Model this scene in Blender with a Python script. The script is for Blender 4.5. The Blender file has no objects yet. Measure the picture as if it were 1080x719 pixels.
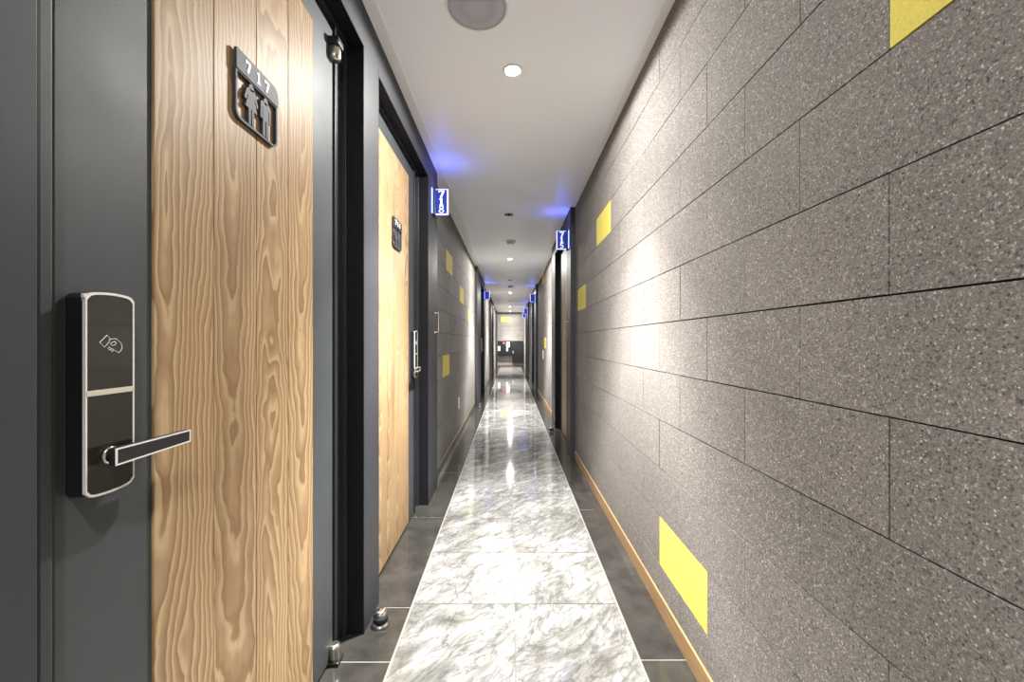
import bpy, bmesh, math, random
from mathutils import Matrix, Vector

random.seed(7)
C = bpy.context.scene.collection
sc = bpy.context.scene
PI = math.pi

# ------------------------------------------------------------------ dimensions (metres)
CAM_Z = 1.112
CEIL = 2.396
XR, XL = 0.62, -0.60            # block wall faces
FR, FL = 0.576, 0.556           # portal faces (distance from the axis)
END, BACK = 18.0, -3.0
ROW, LEN = 0.20, 0.4105         # masonry courses
LEAF = 0.622                    # door leaf face

# ------------------------------------------------------------------ node helpers
def mat(name, base=(.5, .5, .5), rough=.5, metal=0.0, spec=.5, coat=0.0):
    m = bpy.data.materials.new(name); m.use_nodes = True
    b = m.node_tree.nodes['Principled BSDF']
    b.inputs['Base Color'].default_value = (*base, 1)
    b.inputs['Roughness'].default_value = rough
    b.inputs['Metallic'].default_value = metal
    b.inputs['Specular IOR Level'].default_value = spec
    b.inputs['Coat Weight'].default_value = coat
    return m

class G:
    """small wrapper for building node graphs"""
    def __init__(s, m):
        s.t = m.node_tree; s.b = s.t.nodes['Principled BSDF']
    def n(s, typ, **kw):
        x = s.t.nodes.new(typ)
        for k, v in kw.items():
            if k.startswith('i_'):
                key = k[2:]
                key = int(key) if key.isdigit() else key.replace('_', ' ')
                s.put(v, x.inputs[key])
            else:
                setattr(x, k, v)
        return x
    def put(s, v, sock):
        if hasattr(v, 'bl_rna') and v.bl_rna.identifier.startswith('NodeSocket'):
            s.t.links.new(v, sock)
        else:
            sock.default_value = v
    def math(s, op, a, b=None, c=None, clamp=False):
        x = s.t.nodes.new('ShaderNodeMath'); x.operation = op; x.use_clamp = clamp
        s.put(a, x.inputs[0])
        if b is not None: s.put(b, x.inputs[1])
        if c is not None: s.put(c, x.inputs[2])
        return x.outputs[0]
    def ramp(s, fac, stops, interp='LINEAR'):
        x = s.t.nodes.new('ShaderNodeValToRGB'); x.color_ramp.interpolation = interp
        e = x.color_ramp.elements
        while len(e) < len(stops): e.new(.5)
        for i, (p, c) in enumerate(stops):
            e[i].position = p
            e[i].color = (*c, 1) if not isinstance(c, (int, float)) else (c, c, c, 1)
        s.put(fac, x.inputs[0])
        return x.outputs[0]
    def mix(s, fac, a, b, blend='MIX'):
        x = s.t.nodes.new('ShaderNodeMix'); x.data_type = 'RGBA'; x.blend_type = blend
        s.put(fac, x.inputs[0])
        s.put(a if not isinstance(a, tuple) else (*a, 1)[:4], x.inputs[6])
        s.put(b if not isinstance(b, tuple) else (*b, 1)[:4], x.inputs[7])
        return x.outputs[2]
    def noise(s, vec, scale, detail=4, rough=.5, dist=0.0):
        x = s.n('ShaderNodeTexNoise'); s.put(vec, x.inputs['Vector'])
        x.inputs['Scale'].default_value = scale; x.inputs['Detail'].default_value = detail
        x.inputs['Roughness'].default_value = rough; x.inputs['Distortion'].default_value = dist
        return x.outputs['Fac']
    def mapping(s, vec, scale=(1, 1, 1), rot=(0, 0, 0), loc=(0, 0, 0)):
        x = s.n('ShaderNodeMapping'); s.put(vec, x.inputs['Vector'])
        x.inputs['Scale'].default_value = scale; x.inputs['Rotation'].default_value = rot
        x.inputs['Location'].default_value = loc
        return x.outputs[0]
    def obj(s):
        return s.n('ShaderNodeTexCoord').outputs['Object']
    def bump(s, h, strength=.3, dist=.002):
        x = s.n('ShaderNodeBump'); s.put(h, x.inputs['Height'])
        x.inputs['Strength'].default_value = strength; x.inputs['Distance'].default_value = dist
        s.t.links.new(x.outputs[0], s.b.inputs['Normal'])
    def col(s, c): s.put(c, s.b.inputs['Base Color'])
    def rough(s, r): s.put(r, s.b.inputs['Roughness'])

def block_material(name, stops, warm):
    m = mat(name, rough=.85, spec=.25); g = G(m); o = g.obj()
    wv = g.n('ShaderNodeVectorMath', operation='ADD'); g.put(o, wv.inputs[0])
    nn = g.n('ShaderNodeTexNoise'); g.put(o, nn.inputs['Vector']); nn.inputs['Scale'].default_value = 260; nn.inputs['Detail'].default_value = 2
    sc_ = g.n('ShaderNodeVectorMath', operation='SCALE'); g.put(nn.outputs['Color'], sc_.inputs[0]); sc_.inputs['Scale'].default_value = .006
    g.put(sc_.outputs[0], wv.inputs[1])
    v = g.n('ShaderNodeTexVoronoi'); g.put(wv.outputs[0], v.inputs['Vector']); v.inputs['Scale'].default_value = 235
    sep = g.n('ShaderNodeSeparateColor'); g.put(v.outputs['Color'], sep.inputs[0])
    n2 = g.noise(o, 330, 5, .72)
    n3 = g.noise(o, 3.0, 3, .5)
    grain = g.math('SUBTRACT', 1.0, g.math('MULTIPLY', v.outputs['Distance'], 1.3), clamp=True)
    hi = g.math('MULTIPLY', g.ramp(sep.outputs[0], [(.66, 0.0), (.92, 1.0)]), grain)
    lo = g.math('MULTIPLY', g.ramp(sep.outputs[1], [(.70, 0.0), (.95, 1.0)]), grain)
    val = g.math('ADD', .02, g.math('MULTIPLY', n2, .90))
    val = g.math('ADD', val, g.math('MULTIPLY', hi, .56))
    val = g.math('SUBTRACT', val, g.math('MULTIPLY', lo, .28))
    c = g.ramp(val, stops)
    at = g.n('ShaderNodeAttribute', attribute_name='tint')
    t = g.math('ADD', .93, g.math('MULTIPLY', at.outputs['Fac'], .13))
    t = g.math('MULTIPLY', t, g.math('ADD', .86, g.math('MULTIPLY', n3, .28)))
    tc = g.n('ShaderNodeCombineColor')
    for i in range(3): g.put(t, tc.inputs[i])
    c = g.mix(1.0, c, tc.outputs[0], 'MULTIPLY')
    g.col(c)
    pits = g.noise(o, 300, 4, .65)
    g.bump(g.math('ADD', pits, g.math('MULTIPLY', sep.outputs[1], .4)), .55, .0022)
    return m

M = {}
M['block'] = block_material('grey_block', [(.14, (.030, .028, .027)), (.34, (.108, .098, .090)), (.46, (.190, .173, .160)),
                                           (.60, (.268, .244, .226)), (.76, (.50, .475, .46)), (.92, (.78, .76, .73))], 0)
M['yellow'] = block_material('yellow_block', [(0, (.34, .28, .045)), (.3, (.64, .54, .105)), (.7, (.74, .635, .14)), (1, (.80, .70, .2))], 0)
M['joint'] = mat('block_joint', (.028, .026, .024), .95, spec=.1)

# dark painted steel of the portals and leaves
def steel(name, base, rough, var=.25):
    m = mat(name, base, rough); g = G(m); o = g.obj()
    n = g.noise(o, 6, 5, .6)
    g.rough(g.math('ADD', rough - .08, g.math('MULTIPLY', n, .2)))
    k = g.math('ADD', 1 - var / 2, g.math('MULTIPLY', g.noise(g.mapping(o, (1, 1, .25)), 5, 4, .55), var))
    cc = g.n('ShaderNodeCombineColor')
    for i in range(3): g.put(k, cc.inputs[i])
    g.col(g.mix(1.0, base, cc.outputs[0], 'MULTIPLY'))
    g.bump(g.noise(o, 120, 3, .5), .06, .002)
    return m
M['portal'] = steel('portal_steel', (.028, .029, .035), .56)
M['leaf'] = steel('leaf_steel', (.048, .054, .058), .54)
M['frame'] = steel('frame_steel', (.018, .020, .025), .38)
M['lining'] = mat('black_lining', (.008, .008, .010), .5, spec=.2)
M['cabinet'] = mat('black_cabinet', (.010, .010, .011), .55, spec=.2)
M['void'] = mat('shadow_gap', (.01, .01, .01), .9)
M['black'] = mat('black_plastic', (.012, .012, .014), .35)
M['rubber'] = mat('black_rubber', (.015, .015, .015), .6)
M['chrome'] = mat('chrome', (.86, .86, .86), .12, 1.0)
M['nickel'] = mat('pale_nickel', (.62, .60, .50), .28, 1.0)
M['glasspanel'] = mat('dark_gloss_panel', (.020, .018, .013), .06, spec=.35)
M['silver'] = mat('silver_edge', (.85, .83, .79), .3, .25)
M['champagne'] = mat('champagne_bar', (.72, .66, .56), .28, .6)
M['plate'] = mat('anthracite_plate', (.040, .041, .046), .6, spec=.25)
M['white'] = mat('white_plastic', (.80, .79, .76), .4)
M['print'] = mat('white_print', (.85, .85, .85), .5)
M['red'] = mat('red_sticker', (.6, .06, .05), .5)
M['grille'] = mat('speaker_mesh', (.26, .27, .31), .6)
g = G(M['grille']); o = g.obj()
v = g.n('ShaderNodeTexVoronoi'); g.put(o, v.inputs['Vector']); v.inputs['Scale'].default_value = 420; v.inputs['Randomness'].default_value = 0
g.col(g.ramp(v.outputs['Distance'], [(.0, (.22, .225, .25)), (.45, (.40, .41, .46)), (1, (.46, .47, .52))]))

# ceiling paint
M['ceiling'] = mat('ceiling_paint', (.85, .875, .92), .36, spec=.35)
g = G(M['ceiling']); o = g.obj()
g.bump(g.noise(o, 2.5, 2, .5), .08, .02)
M['ceiling_trim'] = mat('ceiling_trim_paint', (.82, .81, .80), .45)

# wood
def wood(name, light, mid, dark, planks=True):
    m = mat(name, light, .50, spec=.22)
    g = G(m); o = g.obj()
    s = g.n('ShaderNodeSeparateXYZ'); g.put(o, s.inputs[0])
    u, vv = s.outputs[0], s.outputs[1]
    oi = g.n('ShaderNodeObjectInfo').outputs['Random']
    idx = g.math('FLOOR', g.math('DIVIDE', g.math('ADD', u, 5.0), .1428))
    seed = g.math('ADD', g.math('MULTIPLY', idx, 7.31), g.math('MULTIPLY', oi, 31.0))
    w = g.n('ShaderNodeTexWhiteNoise', noise_dimensions='1D'); g.put(seed, w.inputs['W'])
    ws = g.n('ShaderNodeSeparateColor'); g.put(w.outputs['Color'], ws.inputs[0])
    pu = g.math('SUBTRACT', g.math('SUBTRACT', g.math('ADD', u, 5.0), g.math('MULTIPLY', idx, .1428)), .0714)   # -0.07..0.07
    cv = g.n('ShaderNodeCombineXYZ')
    g.put(g.math('ADD', u, g.math('MULTIPLY', seed, 1.7)), cv.inputs[0]); g.put(g.math('MULTIPLY', vv, .26), cv.inputs[1]); g.put(seed, cv.inputs[2])
    warp = g.noise(cv.outputs[0], 3.4, 3, .5)
    warp2 = g.noise(cv.outputs[0], 12, 2, .5)
    warp3 = g.noise(g.mapping(cv.outputs[0], (1, 2.6, 1)), 16, 2, .5)
    kn = g.n('ShaderNodeTexVoronoi'); g.put(g.mapping(o, (6.0, 2.1, 1)), kn.inputs['Vector']); kn.inputs['Scale'].default_value = 1.0
    swirl = g.ramp(kn.outputs['Distance'], [(.0, 1.0), (.06, .75), (.22, .2), (.42, 0.0)], 'EASE')
    du = g.math('SUBTRACT', pu, g.math('MULTIPLY', g.math('SUBTRACT', ws.outputs[0], .5), .09))
    du = g.math('ADD', du, g.math('MULTIPLY', g.math('SUBTRACT', warp, .5), .15))
    h = g.math('ADD', g.math('MULTIPLY', g.math('SUBTRACT', vv, g.math('MULTIPLY', ws.outputs[1], 2.4)), .05),
               g.math('MULTIPLY', g.math('SUBTRACT', warp2, .5), .05))
    r = g.math('SQRT', g.math('ADD', g.math('MULTIPLY', du, du), g.math('MULTIPLY', h, h)))
    r = g.math('ADD', r, g.math('MULTIPLY', warp2, .020))
    r = g.math('ADD', r, g.math('MULTIPLY', warp3, .016))
    r = g.math('ADD', r, g.math('MULTIPLY', swirl, .035))
    ph = g.math('FRACT', g.math('DIVIDE', r, .0122))
    grain = g.ramp(ph, [(0, 0.0), (.16, .0), (.34, .50), (.62, .72), (.80, 1.0), (.92, .95), (1.0, 0.0)])
    fib = g.noise(g.mapping(o, (90, 2.2, 90)), 4, 3, .6)
    tone = g.ramp(g.noise(cv.outputs[0], 4.5, 2, .5), [(.3, 0.0), (.7, 1.0)])
    lt = g.mix(g.math('MULTIPLY', tone, .5), light, (light[0]*.82, light[1]*.74, light[2]*.62))
    c = g.mix(g.math('MULTIPLY', grain, .95), lt, mid)
    c = g.mix(g.math('MULTIPLY', g.math('SUBTRACT', fib, .38, clamp=True), .55), c, dark)
    at = g.n('ShaderNodeAttribute', attribute_name='tint')
    big = g.noise(g.mapping(cv.outputs[0], (1, .5, 1)), 7.0, 3, .6)
    heart = g.math('MULTIPLY', g.ramp(big, [(.47, 0.0), (.68, 1.0)]), at.outputs['Fac'])
    c = g.mix(heart, c, dark)
    knot = g.ramp(kn.outputs['Distance'], [(.015, 1.0), (.05, .4), (.10, 0.0)])
    c = g.mix(g.math('MULTIPLY', knot, .45), c, dark)
    g.col(c)
    g.bump(grain, .06, .001)
    return m
M['wood'] = wood('pine_boards', (.49, .355, .205), (.255, .152, .074), (.11, .060, .030))
M['shadeskirt'] = mat('shade_toned_oak_skirting', (.10, .072, .045), .35)  # same oak as the right skirting, with shade put into its colour
M['skirt'] = mat('oak_skirting', (.42, .25, .11), .4)
g = G(M['skirt']); o = g.obj()
g.col(g.ramp(g.noise(g.mapping(o, (60, 2.0, 60)), 3, 4, .6), [(.3, (.26, .155, .07)), (.7, (.44, .28, .14))]))

# floor tiles
M['marble'] = mat('marble_tile', (.5, .48, .45), .06, spec=.75)
g = G(M['marble']); o = g.obj()
at = g.n('ShaderNodeAttribute', attribute_name='tint')
off = g.n('ShaderNodeCombineXYZ'); g.put(g.math('MULTIPLY', at.outputs['Fac'], 37.0), off.inputs[2])
add = g.n('ShaderNodeVectorMath', operation='ADD'); g.put(o, add.inputs[0]); g.put(off.outputs[0], add.inputs[1])
p = g.mapping(add.outputs[0], (1, 1, 1), (0, 0, math.radians(-48)))
st = g.mapping(p, (1.0, 2.3, 1.0))
a1 = g.noise(st, 3.6, 9, .70, .9)
a2 = g.noise(st, 11.0, 9, .72, 1.4)
a3 = g.noise(g.mapping(p, (1, 2.2, 1)), 2.6, 7, .62, 1.6)
base = g.ramp(a1, [(.30, (.09, .086, .077)), (.42, (.17, .166, .155)), (.53, (.265, .262, .255)), (.68, (.47, .47, .47))])
ridge = g.math('ABSOLUTE', g.math('SUBTRACT', a3, .5))
vein = g.ramp(ridge, [(0.0, 1.0), (.008, .7), (.03, 0.0)])
fine = g.ramp(a2, [(.38, 1.0), (.50, 0.0)])
c = g.mix(g.math('MULTIPLY', fine, .62), base, (.085, .083, .08))
c = g.mix(g.math('MULTIPLY', vein, .6), c, (.055, .053, .052))
g.col(c)
g.bump(g.noise(o, 5, 2, .5), .022, .01)
M['darktile'] = mat('dark_tile', (.035, .033, .032), .09, spec=.5)
g = G(M['darktile']); o = g.obj()
k = g.noise(o, 130, 4, .7)
big = g.noise(o, 9, 5, .6)
c = g.mix(g.ramp(big, [(.3, 0.0), (.75, 1.0)]), (.024, .0225, .021), (.055, .051, .046))
g.col(g.mix(g.ramp(k, [(.68, 0.0), (.80, 1.0)]), c, (.20, .19, .18)))
g.rough(g.math('ADD', .07, g.math('MULTIPLY', big, .10)))
M['grout'] = mat('pale_grout', (.42, .40, .37), .7)
M['greygrout'] = mat('grey_grout', (.10, .097, .092), .6)
M['whitetrim'] = mat('pale_tile_edging', (.24, .225, .20), .4)

def emis(name, colr, strength):
    m = mat(name, colr, .4); b = m.node_tree.nodes['Principled BSDF']
    b.inputs['Emission Color'].default_value = (*colr, 1); b.inputs['Emission Strength'].default_value = strength
    return m
M['lamp'] = emis('lamp_lens', (1, .93, .80), 60)
M['blue'] = emis('backlit_blue', (.006, .018, .26), .42)
M['edge'] = emis('lit_acrylic_edge', (.48, .44, .95), 1.5)
M['bluebox'] = emis('backlit_blue_box', (.008, .03, .40), .5)
M['digit'] = emis('lit_digit', (.62, .76, 1.0), .9)
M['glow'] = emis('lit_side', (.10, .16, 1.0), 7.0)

# ------------------------------------------------------------------ mesh helpers
class MB:
    def __init__(s, mats): s.bm = bmesh.new(); s.mats = mats; s.tint = s.bm.faces.layers.float.new('tint')
    def mi(s, name):
        if name not in s.mats: s.mats.append(name)
        return s.mats.index(name)
    def quad(s, pts, m, tint=.5):
        f = s.bm.faces.new([s.bm.verts.new(p) for p in pts]); f.material_index = s.mi(m); f[s.tint] = tint; return f
    def box(s, a, b, m, bevel=0.0, seg=2):
        x0, x1 = sorted((a[0], b[0])); y0, y1 = sorted((a[1], b[1])); z0, z1 = sorted((a[2], b[2]))
        r = bmesh.ops.create_cube(s.bm, size=1, matrix=Matrix.Translation(((x0+x1)/2, (y0+y1)/2, (z0+z1)/2)) @ Matrix.Diagonal((x1-x0, y1-y0, z1-z0, 1)))
        vs = r['verts']; fs = {f for v in vs for f in v.link_faces}
        i = s.mi(m)
        for f in fs: f.material_index = i
        if bevel > 0:
            es = list({e for v in vs for e in v.link_edges})
            rr = bmesh.ops.bevel(s.bm, geom=es, offset=bevel, segments=seg, affect='EDGES', profile=.5)
            for f in rr['faces']: f.material_index = i
    def prism(s, poly, z0, z1, m, bevel=0.0):
        """polygon in the local x,y plane, extruded along z"""
        i = s.mi(m)
        lo = [s.bm.verts.new((x, y, z0)) for x, y in poly]; hi = [s.bm.verts.new((x, y, z1)) for x, y in poly]
        fs = [s.bm.faces.new(hi), s.bm.faces.new(lo[::-1])]
        n = len(poly)
        for k in range(n):
            fs.append(s.bm.faces.new((lo[k], lo[(k+1) % n], hi[(k+1) % n], hi[k])))
        for f in fs: f.material_index = i
        if bevel > 0:
            es = [e for e in fs[0].edges]
            rr = bmesh.ops.bevel(s.bm, geom=es, offset=bevel, segments=2, affect='EDGES', profile=.5)
            for f in rr['faces']: f.material_index = i
    def ring_prism(s, outer, inner, z0, z1, m):
        """band between two outlines that have the same number of points"""
        i = s.mi(m); n = len(outer)
        V = [[s.bm.verts.new((x, y, z)) for x, y in L] for L, z in ((outer, z1), (inner, z1), (outer, z0), (inner, z0))]
        for k in range(n):
            j = (k+1) % n
            for q in ((V[0][k], V[0][j], V[1][j], V[1][k]), (V[2][k], V[3][k], V[3][j], V[2][j]),
                      (V[2][k], V[2][j], V[0][j], V[0][k]), (V[3][k], V[1][k], V[1][j], V[3][j])):
                s.bm.faces.new(q).material_index = i
    def lathe(s, prof, m, axis='z', at=(0, 0, 0), seg=40, smooth=True):
        i = s.mi(m); rings = []
        for r, h in prof:
            rings.append([None]*seg)
            for k in range(seg):
                a = 2*PI*k/seg; p = (r*math.cos(a), r*math.sin(a), h)
                if axis == 'x': p = (h, r*math.cos(a), r*math.sin(a))
                if axis == 'y': p = (r*math.sin(a), h, r*math.cos(a))
                rings[-1][k] = s.bm.verts.new(Vector(p)+Vector(at))
        for a, b in zip(rings, rings[1:]):
            for k in range(seg):
                f = s.bm.faces.new((a[k], a[(k+1) % seg], b[(k+1) % seg], b[k])); f.material_index = i; f.smooth = smooth
        for R in (rings[0][::-1], rings[-1]):
            f = s.bm.faces.new(R); f.material_index = i
    def tube(s, pts, r, m, seg=10, closed=False, flat=1.0):
        i = s.mi(m); P = [Vector(p) for p in pts]; n = len(P); rings = []
        for k in range(n):
            a = P[k-1] if (k > 0 or closed) else P[k]; b = P[(k+1) % n] if (k < n-1 or closed) else P[k]
            t = (b-a).normalized()
            up = Vector((0, 0, 1)) if abs(t.z) < .9 else Vector((1, 0, 0))
            e1 = t.cross(up).normalized(); e2 = e1.cross(t).normalized()
            rings.append([s.bm.verts.new(P[k] + r*(math.cos(2*PI*q/seg)*e1 + flat*math.sin(2*PI*q/seg)*e2)) for q in range(seg)])
        for k in range(n if closed else n-1):
            A, B = rings[k], rings[(k+1) % n]
            for q in range(seg):
                f = s.bm.faces.new((A[q], A[(q+1) % seg], B[(q+1) % seg], B[q])); f.material_index = i; f.smooth = True
        if not closed:
            for R in (rings[0][::-1], rings[-1]): s.bm.faces.new(R).material_index = i
    def build(s, name, parent=None, loc=None, bevel=0.0):
        bmesh.ops.recalc_face_normals(s.bm, faces=s.bm.faces)
        me = bpy.data.meshes.new(name); s.bm.to_mesh(me); s.bm.free()
        for m in s.mats: me.materials.append(M[m])
        ob = bpy.data.objects.new(name, me); C.objects.link(ob)
        if parent: ob.parent = parent
        if loc: ob.location = loc
        if bevel:
            md = ob.modifiers.new('soft_edges', 'BEVEL'); md.width = bevel; md.segments = 2; md.limit_method = 'ANGLE'; md.angle_limit = math.radians(50)
        return ob

def struct(o): o['kind'] = 'structure'; return o
def tag(o, label, cat, group=None):
    o['label'] = label; o['category'] = cat
    if group: o['group'] = group
    return o
def empty(name, mtx):
    e = bpy.data.objects.new(name, None); e.empty_display_size = .05; C.objects.link(e); e.matrix_world = mtx; return e
def on_wall(s, X, y, z):
    """local x = to the right as seen facing the wall, y = up, z = out of the wall; s = -1 left wall, +1 right wall"""
    if s < 0: R = Matrix(((0, 0, 1), (1, 0, 0), (0, 1, 0)))
    else:     R = Matrix(((0, 0, -1), (-1, 0, 0), (0, 1, 0)))
    return Matrix.Translation((s*X, y, z)) @ R.to_4x4()
def on_end(x, z):
    R = Matrix(((1, 0, 0), (0, 0, -1), (0, 1, 0)))
    return Matrix.Translation((x, END, z)) @ R.to_4x4()
def rrect(x0, y0, x1, y1, r, seg=6, rs=None):
    """rounded rectangle outline, counter-clockwise; rs = radii (bl, br, tr, tl)"""
    rs = rs or (r,)*4; out = []
    for (cx, cy, rr, a0) in ((x0, y0, rs[0], PI), (x1, y0, rs[1], 1.5*PI), (x1, y1, rs[2], 0), (x0, y1, rs[3], .5*PI)):
        rr = max(rr, 1e-5)
        px = cx + (rr if cx == x0 else -rr); py = cy + (rr if cy == y0 else -rr)
        for k in range(seg+1):
            a = a0 + .5*PI*k/seg; out.append((px + rr*math.cos(a), py + rr*math.sin(a)))
    return out

# ------------------------------------------------------------------ masonry
def rows():
    z = -.012; out = []
    while z < CEIL - .02:
        out.append((max(z, 0), min(z + ROW, CEIL))); z += ROW
    out[-1] = (out[-1][0], CEIL)
    return out
def masonry(name, place, spans, phase, yellow):
    """place(t, z, d) -> point at distance t along the wall, height z, depth d behind the face.
    rows counted from the top: even rows share one joint phase, odd rows the other"""
    mb = MB(['block', 'yellow', 'joint']); R = rows(); n = len(R); rnd = random.Random(name)
    for a, b in spans:
        mb.quad([place(a, 0, .006), place(b, 0, .006), place(b, CEIL, .006), place(a, CEIL, .006)], 'joint')
        for k, (z0, z1) in enumerate(R):
            top = n - 1 - k
            ph = phase if top % 2 == 0 else phase - LEN/2
            i0 = math.floor((a - ph)/LEN) - 1
            t = ph + i0*LEN
            while t < b:
                t0, t1 = max(t, a), min(t + LEN, b)
                if t1 - t0 > .004:
                    isy = any(abs(t - yt) < .06 and top == yr for yr, yt in yellow)
                    gv0 = rnd.choice((.0004, .0006, .0009, .0014, .0019)); gv1 = rnd.choice((.0004, .0006, .0009, .0014, .0019))
                    gh0 = rnd.uniform(.0013, .0023); gh1 = rnd.uniform(.0011, .0020)
                    dd = rnd.uniform(-.0004, .0006)
                    e0 = 0 if t0 == a and t < a else gv0; e1 = 0 if t1 == b and t + LEN > b else gv1
                    q = [(t0+e0, z0+gh0), (t1-e1, z0+gh0), (t1-e1, z1-gh1), (t0+e0, z1-gh1)]
                    tint = rnd.random(); m = 'yellow' if isy else 'block'
                    f = [place(x, z, dd) for x, z in q]; bk = [place(x, z, .007) for x, z in q]
                    mb.quad(f, m, tint)
                    for j in range(4): mb.quad([f[j], f[(j+1) % 4], bk[(j+1) % 4], bk[j]], m, tint)
                t += LEN
    o = mb.build(name)
    # keep faces looking into the corridor
    return struct(o)

# right wall (rows numbered from the top: 1 = under the ceiling row ...)
R_SPANS = [(BACK, 3.886), (5.65, 9.1), (11.30, 13.46), (15.3, END)]
L_SPANS = [(BACK, .306), (3.117, 6.917), (8.95, 11.90), (13.93, 16.9)]
def right_pt(t, z, d): return (XR + d, t, z)
def left_pt(t, z, d): return (XL - d, t, z)
def end_pt(t, z, d): return (t, END + d, z)
def back_pt(t, z, d): return (t, BACK - d, z)
# row numbers from the top (0 = the row under the ceiling)
PR = 1.2825
masonry('wall_right', right_pt, R_SPANS, PR,
        [(10, PR), (3, PR-LEN*2.5), (2, PR + 3*LEN), (4, PR + 5*LEN), (6, PR + 14*LEN), (0, PR + 15*LEN)])
PL = 3.83
masonry('wall_left', left_pt, L_SPANS, PL,
        [(2, PL), (3, PL + 2.5*LEN), (4, PL + 5*LEN), (7, PL - .5*LEN)])
masonry('wall_end', end_pt, [(-.72, .76)], LEN/2, [(1, -LEN)])
masonry('wall_back', back_pt, [(-.72, .76)], 0.0, [])

# backing behind the portals (closes the shell)
mb = MB(['void'])
mb.quad([(-.74, BACK, 0), (-.74, END, 0), (-.74, END, CEIL), (-.74, BACK, CEIL)], 'void')
mb.quad([(.78, BACK, 0), (.78, END, 0), (.78, END, CEIL), (.78, BACK, CEIL)], 'void')
struct(mb.build('wall_core'))

# ------------------------------------------------------------------ floor
mb = MB(['marble', 'darktile', 'grout', 'greygrout', 'whitetrim'])
XA, XB, XM = -.412, .4526, .0186
def fq(x0, y0, x1, y1, m, z=0.0, t=.5): mb.quad([(x0, y0, z), (x1, y0, z), (x1, y1, z), (x0, y1, z)], m, t)
gw = .0022
fq(-.74, BACK, XA-.0045, END, 'grout', -.0012); fq(XB+.0045, BACK, .78, END, 'grout', -.0012)
fq(XA, BACK, XB, END, 'greygrout', -.0012)
fq(XA-.0045, BACK, XA+.0035, END, 'whitetrim', 0); fq(XB-.0035, BACK, XB+.0045, END, 'whitetrim', 0)
y = 1.728 - .4208*12
while y < END:
    y0, y1 = max(y, BACK), min(y+.4208, END)
    if y1 > y0:
        fq(XA+.0035, y0+gw, XM-gw*.8, y1-gw, 'marble', 0, random.random())
        fq(XM+gw*.8, y0+gw, XB-.0035, y1-gw, 'marble', 0, random.random())
    y += .4208
def dark(x0, x1, joints):
    js = [BACK] + joints + [END]
    for a, b in zip(js, js[1:]): fq(x0, a+gw*.9, x1, b-gw*.9, 'darktile', 0, random.random())
dark(-.74, XA-.0045, [-1.2, -.33, .54, 1.415, 1.704, 2.58] + [2.58+.876*k for k in range(1, 18) if 2.58+.876*k < END-.1])
dark(XB+.0045, .78, [-2.39, -1.12, .152, 1.424, 2.696] + [2.696+1.27*k for k in range(1, 13) if 2.696+1.27*k < END-.1])
floor = struct(mb.build('floor'))

# ------------------------------------------------------------------ ceiling
mb = MB(['ceiling'])
mb.quad([(-.74, BACK, CEIL), (-.74, END, CEIL), (.78, END, CEIL), (.78, BACK, CEIL)], 'ceiling')
struct(mb.build('ceiling'))
mb = MB(['ceiling_trim']); mb.box((-.60, BACK, CEIL-.004), (-.505, END, CEIL+.01), 'ceiling_trim', .0012); struct(mb.build('trim_1'))
mb = MB(['ceiling_trim']); mb.box((.585, BACK, CEIL-.004), (.62, END, CEIL+.01), 'ceiling_trim', .0012); struct(mb.build('trim_2'))

# skirting boards
def skirting(name, X, s, spans, m='skirt'):
    mb = MB([m])
    for a, b in spans: mb.box((s*(X+.01), a, 0), (s*(X-.007), b, .074), m, .0012)
    return struct(mb.build(name))
skirting('baseboard_right', XR, 1, R_SPANS)
skirting('baseboard_left', -XL, -1, L_SPANS, 'shadeskirt')
mb = MB(['shadeskirt']); mb.box((-.6, END-.012, 0), (.62, END, .06), 'shadeskirt', .0015); struct(mb.build('baseboard_end'))

# ------------------------------------------------------------------ portals and doors
ZT = 2.237
n_trim = [2]
def portal(s, F, y0, y1, openings):
    mb = MB(['portal', 'void'])
    e = y0
    for a, b in openings:
        mb.box((s*F, e, 0), (s*(F+.16), a, CEIL), 'portal', .0015, 2)
        mb.box((s*F, a, ZT), (s*(F+.16), b, CEIL), 'portal')
        e = b
    mb.box((s*F, e, 0), (s*(F+.16), y1, CEIL), 'portal', .0015, 2)
    n_trim[0] += 1
    return struct(mb.build('trim_%d' % n_trim[0]))
portal(-1, FL, .306, 3.117, [(.480, 1.5525), (1.726, 2.773)])
portal(-1, FL, 6.917, 8.95, [(7.72, 8.77)])
portal(-1, FL, 11.90, 13.93, [(12.70, 13.75)])
portal(-1, FL, 16.90, END-.012, [])
portal(1, FR, 3.886, 5.65, [(4.17, 5.24)])
portal(1, FR, 9.10, 11.30, [(9.75, 10.82)])
portal(1, FR, 13.46, 15.30, [(13.95, 15.0)])

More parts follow.
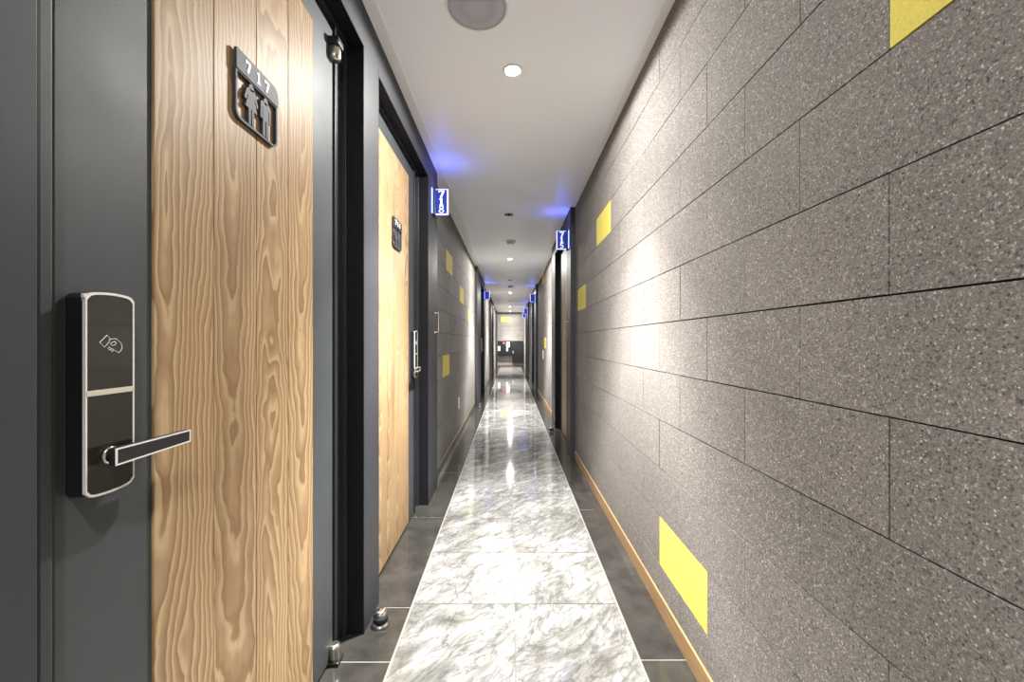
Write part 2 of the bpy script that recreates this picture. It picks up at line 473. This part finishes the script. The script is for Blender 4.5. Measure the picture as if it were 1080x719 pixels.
n_door = [0]
def door(s, F, ya, yb, lock, detail):
    """lock = 'near' or 'far' (which end of the leaf carries the lock)"""
    n_door[0] += 1
    L = F + .066
    yl0 = ya + (.074 if lock == 'near' else .026); yl1 = yb - .124
    if lock == 'far': yl0, yl1 = ya+.028, yb-.144
    yc = (yl0+yl1)/2
    root = struct(empty('door_%d' % n_door[0], on_wall(s, L, yc, 0)))
    w = (yl1-yl0)/2
    k = 1 if s < 0 else -1                                # local x runs with +y on the left wall, against it on the right
    f = lambda y: (y-yc)*k
    # steel lining of the opening
    mb = MB(['frame', 'void'])
    A, B = sorted((f(ya), f(yb)))
    la, lb = sorted((f(yl0), f(yl1)))
    d0, d1 = -.09, -.012
    near_l = (k > 0)
    mb.box((A, 0, d0), (la-.004, ZT, .006 if near_l else d1), 'leaf' if near_l else 'frame', .003)
    mb.box((lb+.004, 0, d0), (B, ZT, d1 if near_l else .006), 'frame' if near_l else 'leaf', .003)
    mb.box((la-.004, 2.204, d0), (lb+.004, ZT, d1), 'frame')
    # raised stops: the beads that read as fine vertical lines
    far_l, far_r = (lb, B) if k > 0 else (A, la)
    for q0, q1 in ((.10, .16), (.86, 1.0)):
        p0, p1 = far_l+(far_r-far_l)*q0, far_l+(far_r-far_l)*q1
        if k < 0: p0, p1 = far_r-(far_r-far_l)*q0, far_r-(far_r-far_l)*q1
        mb.box((p0, 0, d1-.002), (p1, ZT, .004), 'frame', .0015)
    mb.box((A, ZT-.012, d1-.002), (B, ZT, .010), 'frame', .0015)
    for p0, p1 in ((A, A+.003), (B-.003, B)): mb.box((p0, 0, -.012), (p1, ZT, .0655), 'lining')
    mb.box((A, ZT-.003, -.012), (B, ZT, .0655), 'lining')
    mb.build('door_frame', root)
    mb = MB(['leaf']); mb.box((-w, .010, -.040), (w, 2.20, 0), 'leaf', .003, 2); mb.build('leaf', root)
    mb = MB(['wood']); ww = .571/2
    for q in range(4):
        a = -ww + q*ww/2
        nf = set(mb.bm.faces)
        mb.box((a+.0006, .014, -.001), (a+ww/2-.0006, 2.118, .005), 'wood', .0018, 2)
        for fc in set(mb.bm.faces) - nf: fc[mb.tint] = (.16, .62, .12, .22)[q]
    wd = mb.build('wood_panel', root)
    if detail:
        hx = f(yl1 if lock == 'near' else yl0) * 1.0
        sg = -1 if hx > 0 else 1
        for nm, zz, h in (('pivot_hinge', 2.085, .052), ('pivot_hinge', .006, .058)):
            mb = MB(['nickel', 'black'])
            top = zz > 1
            cx = hx + sg*.012
            mb.lathe([(.010, zz), (.019, zz+.004), (.021, zz+.014), (.021, zz+h-.012), (.019, zz+h-.004), (.012, zz+h)], 'nickel', 'y', (cx, 0, .012), 24)
            if top: mb.box((cx-.026, zz+h-.004, -.004), (cx+.024, zz+h+.022, .036), 'black', .006)
            else: mb.box((cx-.026, .0015, -.004), (cx+.024, .014, .036), 'black', .004)
            mb.build(nm, root)
    return root, yl0, yl1, L

SEVEN = [(0, 1), (0, .72), (.09, .72), (.14, .85), (.42, .85), (.13, 0), (.36, 0), (.66, .86), (.66, 1)]
ONE = [(.08, 0), (.08, .10), (.21, .12), (.21, .80), (.06, .76), (.06, .86), (.30, 1), (.43, 1), (.43, .12), (.56, .10), (.56, 0)]
def eight(mb, x, y, h, z0, z1, m):
    for cy, ry in ((.26, .26), (.755, .235)):
        rx = .30 if cy < .5 else .25
        o_ = [(x + h*(.32 + rx*math.cos(2*PI*k/20)), y + h*(cy + ry*math.sin(2*PI*k/20))) for k in range(20)]
        i_ = [(x + h*(.32 + (rx-.11)*math.cos(2*PI*k/20)), y + h*(cy + (ry-.09)*math.sin(2*PI*k/20))) for k in range(20)]
        mb.ring_prism(o_, i_, z0, z1, m)
def five(mb, x, y, h, z0, z1, m):
    pts = [(.08, .12), (.14, 0), (.38, 0), (.58, .12), (.62, .30), (.56, .50), (.40, .60), (.24, .58), (.26, .84), (.58, .84), (.58, 1), (.12, 1), (.07, .45), (.20, .44), (.34, .47), (.45, .40), (.48, .28), (.43, .16), (.34, .13), (.20, .15)]
    mb.prism([(x+h*a, y+h*b) for a, b in pts], z0, z1, m)
def digit(mb, ch, x, y, h, z0, z1, m):
    if ch == '7': mb.prism([(x+h*a, y+h*b) for a, b in SEVEN], z0, z1, m)
    elif ch == '1': mb.prism([(x+h*a, y+h*b) for a, b in ONE], z0, z1, m)
    elif ch == '5': five(mb, x, y, h, z0, z1, m)
    else: eight(mb, x, y, h, z0, z1, m)

def room_plate(s, X, yc, zc, num, label):
    root = empty('room_number_plate', on_wall(s, X, yc, zc)); tag(root, label, 'sign', 'room number plates on the wooden doors')
    W, H = .081, .0775
    mb = MB(['plate']); mb.prism(rrect(-W, H-.046, W, H, .004, 5, (.002, .002, .018, .002)), .004, .011, 'plate', .0012); mb.build('number_bar', root)
    mb = MB(['plate'])
    o_ = rrect(-W, -H, W, H-.044, .01, 8, (.020, .020, .0005, .0005)); i_ = rrect(-W+.0055, -H+.0055, W-.0055, H-.0495, .01, 8, (.015, .015, .0005, .0005))
    mb.ring_prism(o_, i_, 0, .009, 'plate'); mb.build('outline_frame', root)
    for k, ch in enumerate(num):
        mb = MB(['print']); digit(mb, ch, -.045 + k*.036 - (.006 if ch != '1' else .003), H-.037, .027, .0105, .0125, 'print'); mb.build('numeral', root)
    # figures cut from the same sheet
    z0, z1 = 0.0, .009
    mb = MB(['plate']); cx = -.026
    mb.lathe([(.0001, z0), (.0085, z0), (.0085, z1), (.0001, z1)], 'plate', 'z', (cx, H-.060, 0), 20, False)
    fig = [(-.010, .026), (.010, .026), (.017, .020), (.026, -.004), (.020, -.007), (.013, .008), (.011, .010), (.022, -.022), (.010, -.022), (.010, -.058), (.002, -.058), (.002, -.022),
           (-.002, -.022), (-.002, -.058), (-.010, -.058), (-.010, -.022), (-.022, -.022), (-.011, .010), (-.013, .008), (-.020, -.007), (-.026, -.004), (-.017, .020)]
    mb.prism([(cx+a, b-.012) for a, b in fig], z0, z1, 'plate'); mb.build('woman_pictogram', root)
    mb = MB(['plate']); cx = .030
    mb.lathe([(.0001, z0), (.0085, z0), (.0085, z1), (.0001, z1)], 'plate', 'z', (cx, H-.060, 0), 20, False)
    fig = [(-.014, .026), (.014, .026), (.021, .020), (.021, -.018), (.014, -.018), (.014, .012), (.012, .012), (.012, -.058), (.002, -.058), (.002, -.020), (-.002, -.020), (-.002, -.058),
           (-.012, -.058), (-.012, .012), (-.014, .012), (-.014, -.018), (-.021, -.018), (-.021, .020)]
    mb.prism([(cx+a, b-.012) for a, b in fig], z0, z1, 'plate'); mb.build('man_pictogram', root)
    return root

def door_lock(s, X, yc, zc, flip, label):
    """flip = +1: the lever points to local +x"""
    root = empty('digital_door_lock', on_wall(s, X, yc, zc)); tag(root, label, 'door lock', 'digital locks with lever handles')
    W = .037; T, B = .148, -.148; D = .028
    def outline(w, t, b, arch, side):
        pts = []
        # gently arched top and bottom, corners rounded
        N = 14
        r = .012
        for k in range(N+1):
            x = -w + 2*w*k/N; q = abs(x)/w
            pts.append((x, b + arch*q*q + (max(0, q-.75)/.25)**2*.006))
        for k in range(N+1):
            x = w - 2*w*k/N; q = abs(x)/w
            pts.append((x, t - arch*q*q - (max(0, q-.75)/.25)**2*.006))
        return pts
    o = outline(W, T, B, .004, 0)
    mb = MB(['black']); mb.prism(o, 0, D-.003, 'black', .002); mb.build('housing', root)
    ins = outline(W-.0022, T-.0035, B+.0030, .004, 0)
    mb = MB(['silver']); mb.ring_prism(o, ins, D-.004, D+.0005, 'silver')
    mb.prism(rrect(-W, T-.016, W, T-.0045, .002), D-.006, D-.002, 'silver')
    mb.build('chrome_rim', root)['label'] = 'bright silver rim around the dark front'
    mb = MB(['glasspanel']); mb.prism(ins, D-.004, D-.0005, 'glasspanel'); mb.build('front_panel', root)
    mb = MB(['champagne']); mb.box((-W+.001, -.002, D-.003), (W-.001, .006, D+.0012), 'champagne', .0006); mb.build('divider_bar', root)
    # card symbol
    cs = root
    mb = MB(['print'])
    c0 = (0.0, .0725); zz = D + .0002
    P = lambda L: [(c0[0]+a*.0175, c0[1]+b*.0175, zz) for a, b in L]
    mb.tube(P([(-.98, .12), (-.38, .72), (-.05, .42), (-.02, .30), (-.42, -.12), (-.10, -.28), (-.55, -.32)][:3] + [(-.30, .02), (-.60, -.28)]), .00045, 'print', 6, True)
    mb.tube(P([(-.22, .35), (.08, .42), (.42, .44), (.62, .26), (.86, .10), (.98, -.30), (.84, -.62), (.62, -.78), (.40, -.62), (.10, -.48)]), .00045, 'print', 6)
    mb.tube(P([(.10, .12), (.30, .20), (.46, .06), (.30, -.10), (.06, -.14), (-.10, .04)]), .00045, 'print', 6, True)
    for a, b in ((-.18, -.42), (.06, -.56)):
        mb.tube(P([(a-.12, b+.02), (a, b+.16), (a+.14, b+.04), (a+.02, b-.12)]), .00045, 'print', 6, True)
    mb.build('card_symbol', root)
    # lever
    zl = -.092
    hs = MB(['chrome', 'black'])
    hs.lathe([(.013, D-.001), (.0135, D+.003), (.0115, D+.006)], 'chrome', 'z', (-.003*flip, zl, 0), 28); hs.lathe([(.0095, D+.004), (.0095, D+.022)], 'black', 'z', (-.003*flip, zl, 0), 24)
    col_ = hs.build('spindle_collar', root)
    mb = MB(['black'])
    x0, x1 = -.016*flip, .122*flip
    lo, hi = sorted((x0, x1))
    h0, h1 = .0125, .0107
    L_ = [(x0, zl-h0), (x1, zl-h1), (x1, zl+h1), (x0, zl+h0)]
    if flip < 0: L_ = L_[::-1]
    mb.prism(L_, D+.012, D+.0225, 'black', .0012); lv = mb.build('lever_handle', root)
    i_ = [(x0+.0022*flip, zl-h0+.0022), (x1-.0022*flip, zl-h1+.0022), (x1-.0022*flip, zl+h1-.0022), (x0+.0022*flip, zl+h0-.0022)]
    if flip < 0: i_ = i_[::-1]
    mb = MB(['silver']); mb.ring_prism(L_, i_, D+.0215, D+.0232, 'silver'); mb.build('lever_rim', lv)
    return root

GLOW_UP = .55
def sign_box(s, F, y, zc, num, label, w=.088):
    """blade sign that juts out from the portal face; faces look along the corridor"""
    root = empty('lit_number_sign', Matrix.Translation((s*F, y, zc))); tag(root, label, 'sign', 'backlit blue number signs')
    d = -s                                             # towards the middle of the corridor
    mb = MB(['black', 'bluebox'])
    mb.box((0, -.030, -.098), (d*.024, .030, .098), 'black', .003); mb.build('mounting_box', root)
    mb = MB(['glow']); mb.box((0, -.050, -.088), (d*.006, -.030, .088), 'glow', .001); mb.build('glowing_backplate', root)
    x0, x1 = d*.024, d*(.024+w)
    H = .090
    mb = MB(['blue']); mb.box((x0, -.011, -H+.004), (x1-d*.004, .011, H-.004), 'blue', .0008); mb.build('blue_panel', root)
    lo, hi = sorted((x0, x1))
    mb = MB(['edge'])
    mb.box((x0, -.013, H-.005), (x1, .013, H), 'edge', .001); mb.box((x0, -.013, -H), (x1, .013, -H+.005), 'edge', .001)
    mb.box((x1-d*.008, -.013, -H+.005), (x1, .013, H-.005), 'edge', .001); mb.build('lit_edge', root)
    # the strip light in the top of the box shines up onto the ceiling
    ld = bpy.data.lights.new('upward_glow', 'AREA'); ld.shape = 'RECTANGLE'; ld.size = w; ld.size_y = .02
    ld.energy = GLOW_UP; ld.color = (.10, .14, 1.0)
    lo_ = bpy.data.objects.new('upward_glow', ld); C.objects.link(lo_); lo_.parent = root; lo_.location = ((x0+x1)/2, 0, H+.004); lo_.rotation_euler = (PI, 0, 0)
    if num:
        xc = (x0+x1)/2 - d*.004
        for k, ch in enumerate(num):
            mb = MB(['digit']); h = .052
            digit(mb, ch, -.32*h*1.0, -.5*h, h, 0, .002, 'digit')
            bmesh.ops.transform(mb.bm, matrix=Matrix.Translation((xc, -.0112, .054 - k*.054)) @ Matrix.Rotation(PI/2, 4, 'X') @ Matrix.Diagonal((1.2, 1, 1, 1)), verts=mb.bm.verts)
            mb.build('digit', root)
    return root

def door_stop(x, y, s, label):
    root = empty('door_stop', Matrix.Translation((x, y, 0)) @ Matrix.Scale(1.3, 4)); tag(root, label, 'door stop', 'floor door stops beside the dark door surrounds')
    mb = MB(['chrome']); mb.lathe([(.024, 0), (.026, .002), (.024, .008), (.014, .012)], 'chrome', 'z', (0, 0, 0), 28); mb.build('base_plate', root)
    mb = MB(['chrome']); mb.lathe([(.012, .010), (.012, .024), (.017, .028), (.017, .040), (.013, .045), (.004, .046)], 'chrome', 'z', (0, 0, 0), 24); mb.build('post', root)
    mb = MB(['rubber']); mb.lathe([(.012, .012), (.0215, .014), (.0215, .030), (.012, .032)], 'rubber', 'z', (0, 0, 0), 24); mb.build('rubber_ring', root)
    return root

def pull_handle(s, F, y, z, label):
    root = empty('pull_handle', on_wall(s, F, y, z)); tag(root, label, 'handle', 'chrome pull handles on the dark door surrounds')
    for v in (-.070, .070):
        mb = MB(['chrome']); mb.lathe([(.010, 0), (.010, .004), (.0055, .008), (.0055, .026)], 'chrome', 'z', (0, v, 0), 20); mb.build('mounting_post', root)
    mb = MB(['chrome']); mb.tube([(0, -.076, .022), (0, -.072, .028), (0, -.05, .030), (0, .05, .030), (0, .072, .028), (0, .076, .022)], .0062, 'chrome', 12); mb.build('grip_bar', root)
    return root

# doors of the left side
r, a, b, L = door(-1, FL, .480, 1.5525, 'near', True)
door_lock(-1, L, a+.053, CAM_Z-.076, 1, 'black and silver card lock on the steel edge of the door numbered 717')
room_plate(-1, L-.005, .985, CAM_Z+.578, '717', 'dark cut-out plate with white number 717 above woman and man figures')
r, a, b, L = door(-1, FL, 1.726, 2.773, 'far', True)
door_lock(-1, L, b-.050, CAM_Z-.081, -1, 'card lock on the wooden door numbered 718, beside the jamb with the pull')
room_plate(-1, L-.005, 2.205, CAM_Z+.578, '718', 'small dark room plate with figures on the second wooden door along the left wall')
r, a, b, L = door(-1, FL, 7.72, 8.77, 'far', False)
door_lock(-1, L, b-.050, CAM_Z-.081, -1, 'distant card lock on the left door beyond the yellow-patched block wall')
r, a, b, L = door(-1, FL, 12.70, 13.75, 'far', False)
r, a, b, L = door(1, FR, 4.17, 5.24, 'near', False)
door_lock(1, L, a+.053, CAM_Z-.081, -1, 'card lock on the nearest door along the right block wall')
r, a, b, L = door(1, FR, 9.75, 10.82, 'near', False)
r, a, b, L = door(1, FR, 13.95, 15.0, 'near', False)

sign_box(-1, FL, 2.93, CAM_Z+1.0, '718', 'backlit blue sign with white vertical 718 on the dark jamb at left')
sign_box(1, FR, 4.03, CAM_Z+1.0, '715', 'backlit blue number sign nearest along the right side, over a dark door surround', .094)
sign_box(-1, FL, 8.86, CAM_Z+1.0, None, 'second backlit blue sign along the left wall, past the yellow-patched blocks')
sign_box(1, FR, 9.40, CAM_Z+1.0, None, 'second backlit blue sign along the right wall, beyond the pale switch plate')
sign_box(1, FR, 13.6, CAM_Z+1.0, None, 'third backlit blue sign along the right wall')
sign_box(1, FR, 15.15, CAM_Z+.98, None, 'farthest backlit blue sign, close to the end wall')

door_stop(-.508, 1.60, -1, 'chrome floor stop with black rubber by the first dark jamb, between doors 717 and 718')
door_stop(-.522, 6.98, -1, 'far chrome floor stop at the foot of the second left door surround')
door_stop(.508, 5.02, 1, 'black rubber floor stop at the foot of the right door surround')
pull_handle(-1, FL, 2.985, CAM_Z+.138, 'chrome D-shaped pull on the dark jamb beneath the 718 sign')
pull_handle(1, FR, 4.03, CAM_Z+.125, 'chrome pull on the right-hand dark jamb under the nearest right sign')

# wall outlets
def outlet(s, X, y, z, w, h, label):
    root = empty('wall_outlet', on_wall(s, X, y, z)); tag(root, label, 'outlet')
    mb = MB(['white']); mb.prism(rrect(-w/2, -h/2, w/2, h/2, .006), -.004, .008, 'white', .002); mb.build('cover_plate', root)
    mb = MB(['white']); mb.prism(rrect(-w*.30, -h*.30, w*.30, h*.30, .004), .008, .011, 'white', .001); mb.build('insert', root)
    return root
outlet(-1, -XL, 4.74, CAM_Z-.715, .075, .13, 'white outlet plate low on the left block wall')
outlet(1, XR, 7.6, CAM_Z-.25, .09, .17, 'pale switch plate on the right wall beyond the first dark door surround')

# ------------------------------------------------------------------ ceiling fittings
def at_ceiling(x, y): return Matrix.Translation((x, y, CEIL))
def downlight(x, y, on, label, power=1.0):
    root = empty('recessed_downlight', at_ceiling(x, y)); tag(root, label, 'ceiling light', 'recessed downlights along the corridor')
    mb = MB(['white'])
    mb.lathe([(.046, -.0005), (.046, -.004), (.042, -.006), (.036, -.005), (.033, .0)], 'white', 'z', (0, 0, 0), 40)
    # the lathe closes its end rings, so the inner cap is the recess floor
    mb.build('trim_ring', root)
    if on:
        mb = MB(['lamp']); mb.lathe([(.0001, -.0065), (.029, -.0065), (.031, -.004)], 'lamp', 'z', (0, 0, 0), 32); mb.build('lens', root)
        ld = bpy.data.lights.new('beam', 'SPOT'); ld.energy = P_LAMP*power; ld.color = LAMP_COLOR; ld.spot_size = math.radians(178); ld.spot_blend = .1; ld.shadow_soft_size = .028
        ld.use_nodes = True; t = ld.node_tree; em = t.nodes['Emission']
        tc = t.nodes.new('ShaderNodeTexCoord'); sx = t.nodes.new('ShaderNodeSeparateXYZ'); ab = t.nodes.new('ShaderNodeMath'); ab.operation = 'ABSOLUTE'
        rp = t.nodes.new('ShaderNodeValToRGB'); el = rp.color_ramp.elements
        while len(el) < len(BEAM): el.new(.5)
        for q, (p_, v_) in enumerate(sorted(BEAM)): el[q].position = p_; el[q].color = (v_, v_, v_, 1)
        t.links.new(tc.outputs['Normal'], sx.inputs[0]); t.links.new(sx.outputs[2], ab.inputs[0]); t.links.new(ab.outputs[0], rp.inputs[0]); t.links.new(rp.outputs[0], em.inputs['Strength'])
        lo = bpy.data.objects.new('beam', ld); C.objects.link(lo); lo.parent = root; lo.location = (0, 0, -.042)
    else:
        mb = MB(['void']); mb.lathe([(.0001, -.0066), (.043, -.0066), (.045, -.004)], 'void', 'z', (0, 0, 0), 32); mb.build('dark_recess', root)
        for sx in (-.020, .020):
            mb = MB(['nickel']); mb.box((sx-.005, -.010, -.011), (sx+.005, .010, -.006), 'nickel', .002); mb.build('lamp_clip', root)
    return root
P_LAMP, LAMP_COLOR = 1480, (1, .985, .945)
# luminous intensity of the reflector lamp against cos(angle from straight down)
BEAM = [(.0, .03), (.31, .045), (.63, .075), (.777, .145), (.857, .36), (.906, .66), (.935, .64), (.963, .54), (.978, .56), (.99, .66), (1, .74)]
downlight(.012, -2.47, True, 'lit downlight on the ceiling behind the first door')
downlight(.012, -.27, True, 'unseen downlight above the near door lock, lit as added fill', .30)  # out of view; switched on as added fill for the near door and wall
downlight(.012, 1.93, True, 'brightest lit downlight, first one ahead on the white ceiling')
downlight(.0, 6.33, True, 'second lit downlight, just beyond the nearer smoke detector')
downlight(.005, 10.71, True, 'third lit downlight along the ceiling')
downlight(.0, 15.1, True, 'fourth lit downlight along the ceiling')
downlight(.0, 17.3, True, 'farthest lit downlight, right before the end wall')
downlight(-.012, 4.118, False, 'unlit dark downlight in front of the nearer smoke detector')
downlight(-.0, 8.54, False, 'unlit downlight between the second and third lit ones')
downlight(-.0, 12.85, False, 'unlit downlight between the third and fourth lit ones')

def detector(x, y, label):
    root = empty('smoke_detector', at_ceiling(x, y) @ Matrix.Scale(1.2, 4)); tag(root, label, 'smoke detector', 'smoke detectors on the ceiling')
    mb = MB(['white']); mb.lathe([(.052, 0), (.052, -.012), (.047, -.018), (.040, -.019)], 'white', 'z', (0, 0, 0), 36); mb.build('base', root)
    mb = MB(['grille']); mb.lathe([(.036, -.018), (.036, -.026), (.034, -.028)], 'grille', 'z', (0, 0, 0), 36); mb.build('vent_band', root)
    mb = MB(['white']); mb.lathe([(.040, -.027), (.038, -.033), (.028, -.038), (.010, -.040)], 'white', 'z', (0, 0, 0), 36); mb.build('cap', root)
detector(.008, 5.22, 'round white smoke detector between an unlit and a lit downlight')
detector(.008, 9.45, 'distant smoke detector before the third lit downlight')

root = empty('ceiling_speaker', at_ceiling(-.127, 1.56)); tag(root, 'large round ceiling speaker with grey mesh grille, nearest fitting overhead', 'speaker')
mb = MB(['white'])
seg = 56
prof = [(.1115, -.001), (.1120, -.008), (.116, -.010), (.1195, -.008), (.121, -.001)]
rings = [[mb.bm.verts.new((r_*math.cos(2*PI*k/seg), r_*math.sin(2*PI*k/seg), h_)) for k in range(seg)] for r_, h_ in prof]
for A_, B_ in zip(rings, rings[1:]):
    for k in range(seg):
        f_ = mb.bm.faces.new((A_[k], A_[(k+1) % seg], B_[(k+1) % seg], B_[k])); f_.smooth = True
mb.build('rim', root)
mb = MB(['grille']); mb.lathe([(.1125, -.002), (.1122, -.006), (.100, -.008), (.05, -.010), (.01, -.011)], 'grille', 'z', (0, 0, 0), 56); mb.build('mesh_grille', root)

# ------------------------------------------------------------------ cabinets on the end wall
def cabinet(x0, x1, z0, z1, label, stickers):
    cx, cz = (x0+x1)/2, (z0+z1)/2
    root = empty('black_wall_cabinet', on_end(cx, cz)); tag(root, label, 'cabinet', 'black cabinets on the end wall')
    w, h = (x1-x0)/2, (z1-z0)/2
    mb = MB(['cabinet']); mb.box((-w, -h, 0), (w, h, .10), 'cabinet', .004); mb.build('body', root)
    mb = MB(['cabinet']); mb.box((-w+.012, -h+.012, .09), (w-.012, h-.012, .112), 'cabinet', .004); dr = mb.build('door', root)
    for nm, a, b, c, d, m in stickers:
        mb = MB([m]); mb.box((a-cx, b-cz, .110), (c-cx, d-cz, .118), m, .002); mb.build(nm, dr)
Z = CAM_Z
cabinet(-.585, .085, Z-.60, Z+.03, 'wide black wall cabinet with white stickers on the end wall, left of the taller one',
        [('sticker', -.53, Z-.41, -.44, Z-.21, 'white'), ('sticker', -.31, Z-.11, -.24, Z-.03, 'red'), ('sticker', -.165, Z-.25, -.02, Z-.02, 'white'), ('sticker', -.165, Z-.42, -.09, Z-.27, 'white')])
cabinet(.093, .560, Z-.94, Z+.03, 'taller black wall cabinet beside the stickered one, hanging lower',
        [('latch', .10, Z-.53, .16, Z-.41, 'nickel')])

# ------------------------------------------------------------------ camera, world, view
cam = bpy.data.cameras.new('camera'); co = bpy.data.objects.new('camera', cam); C.objects.link(co)
cam.sensor_width = 36; cam.lens = 36*430/1080; cam.shift_x = 2/1080; cam.shift_y = 0.5/1080; cam.clip_start = .02
co.location = (0, 0, CAM_Z); co.rotation_euler = (PI/2, 0, 0)
sc.camera = co
w = bpy.data.worlds.new('world'); sc.world = w; w.use_nodes = True
w.node_tree.nodes['Background'].inputs[0].default_value = (.02, .02, .022, 1)
sc.view_settings.view_transform = 'Standard'; sc.view_settings.look = 'None'; sc.view_settings.gamma = 1
sc.view_settings.use_curve_mapping = False
sc.view_settings.exposure = 0.15
cy = sc.cycles
cy.use_denoising = True
cy.caustics_reflective = True; cy.caustics_refractive = False
cy.sample_clamp_indirect = 6; cy.blur_glossy = .4
cy.max_bounces = 10; cy.diffuse_bounces = 6; cy.glossy_bounces = 5
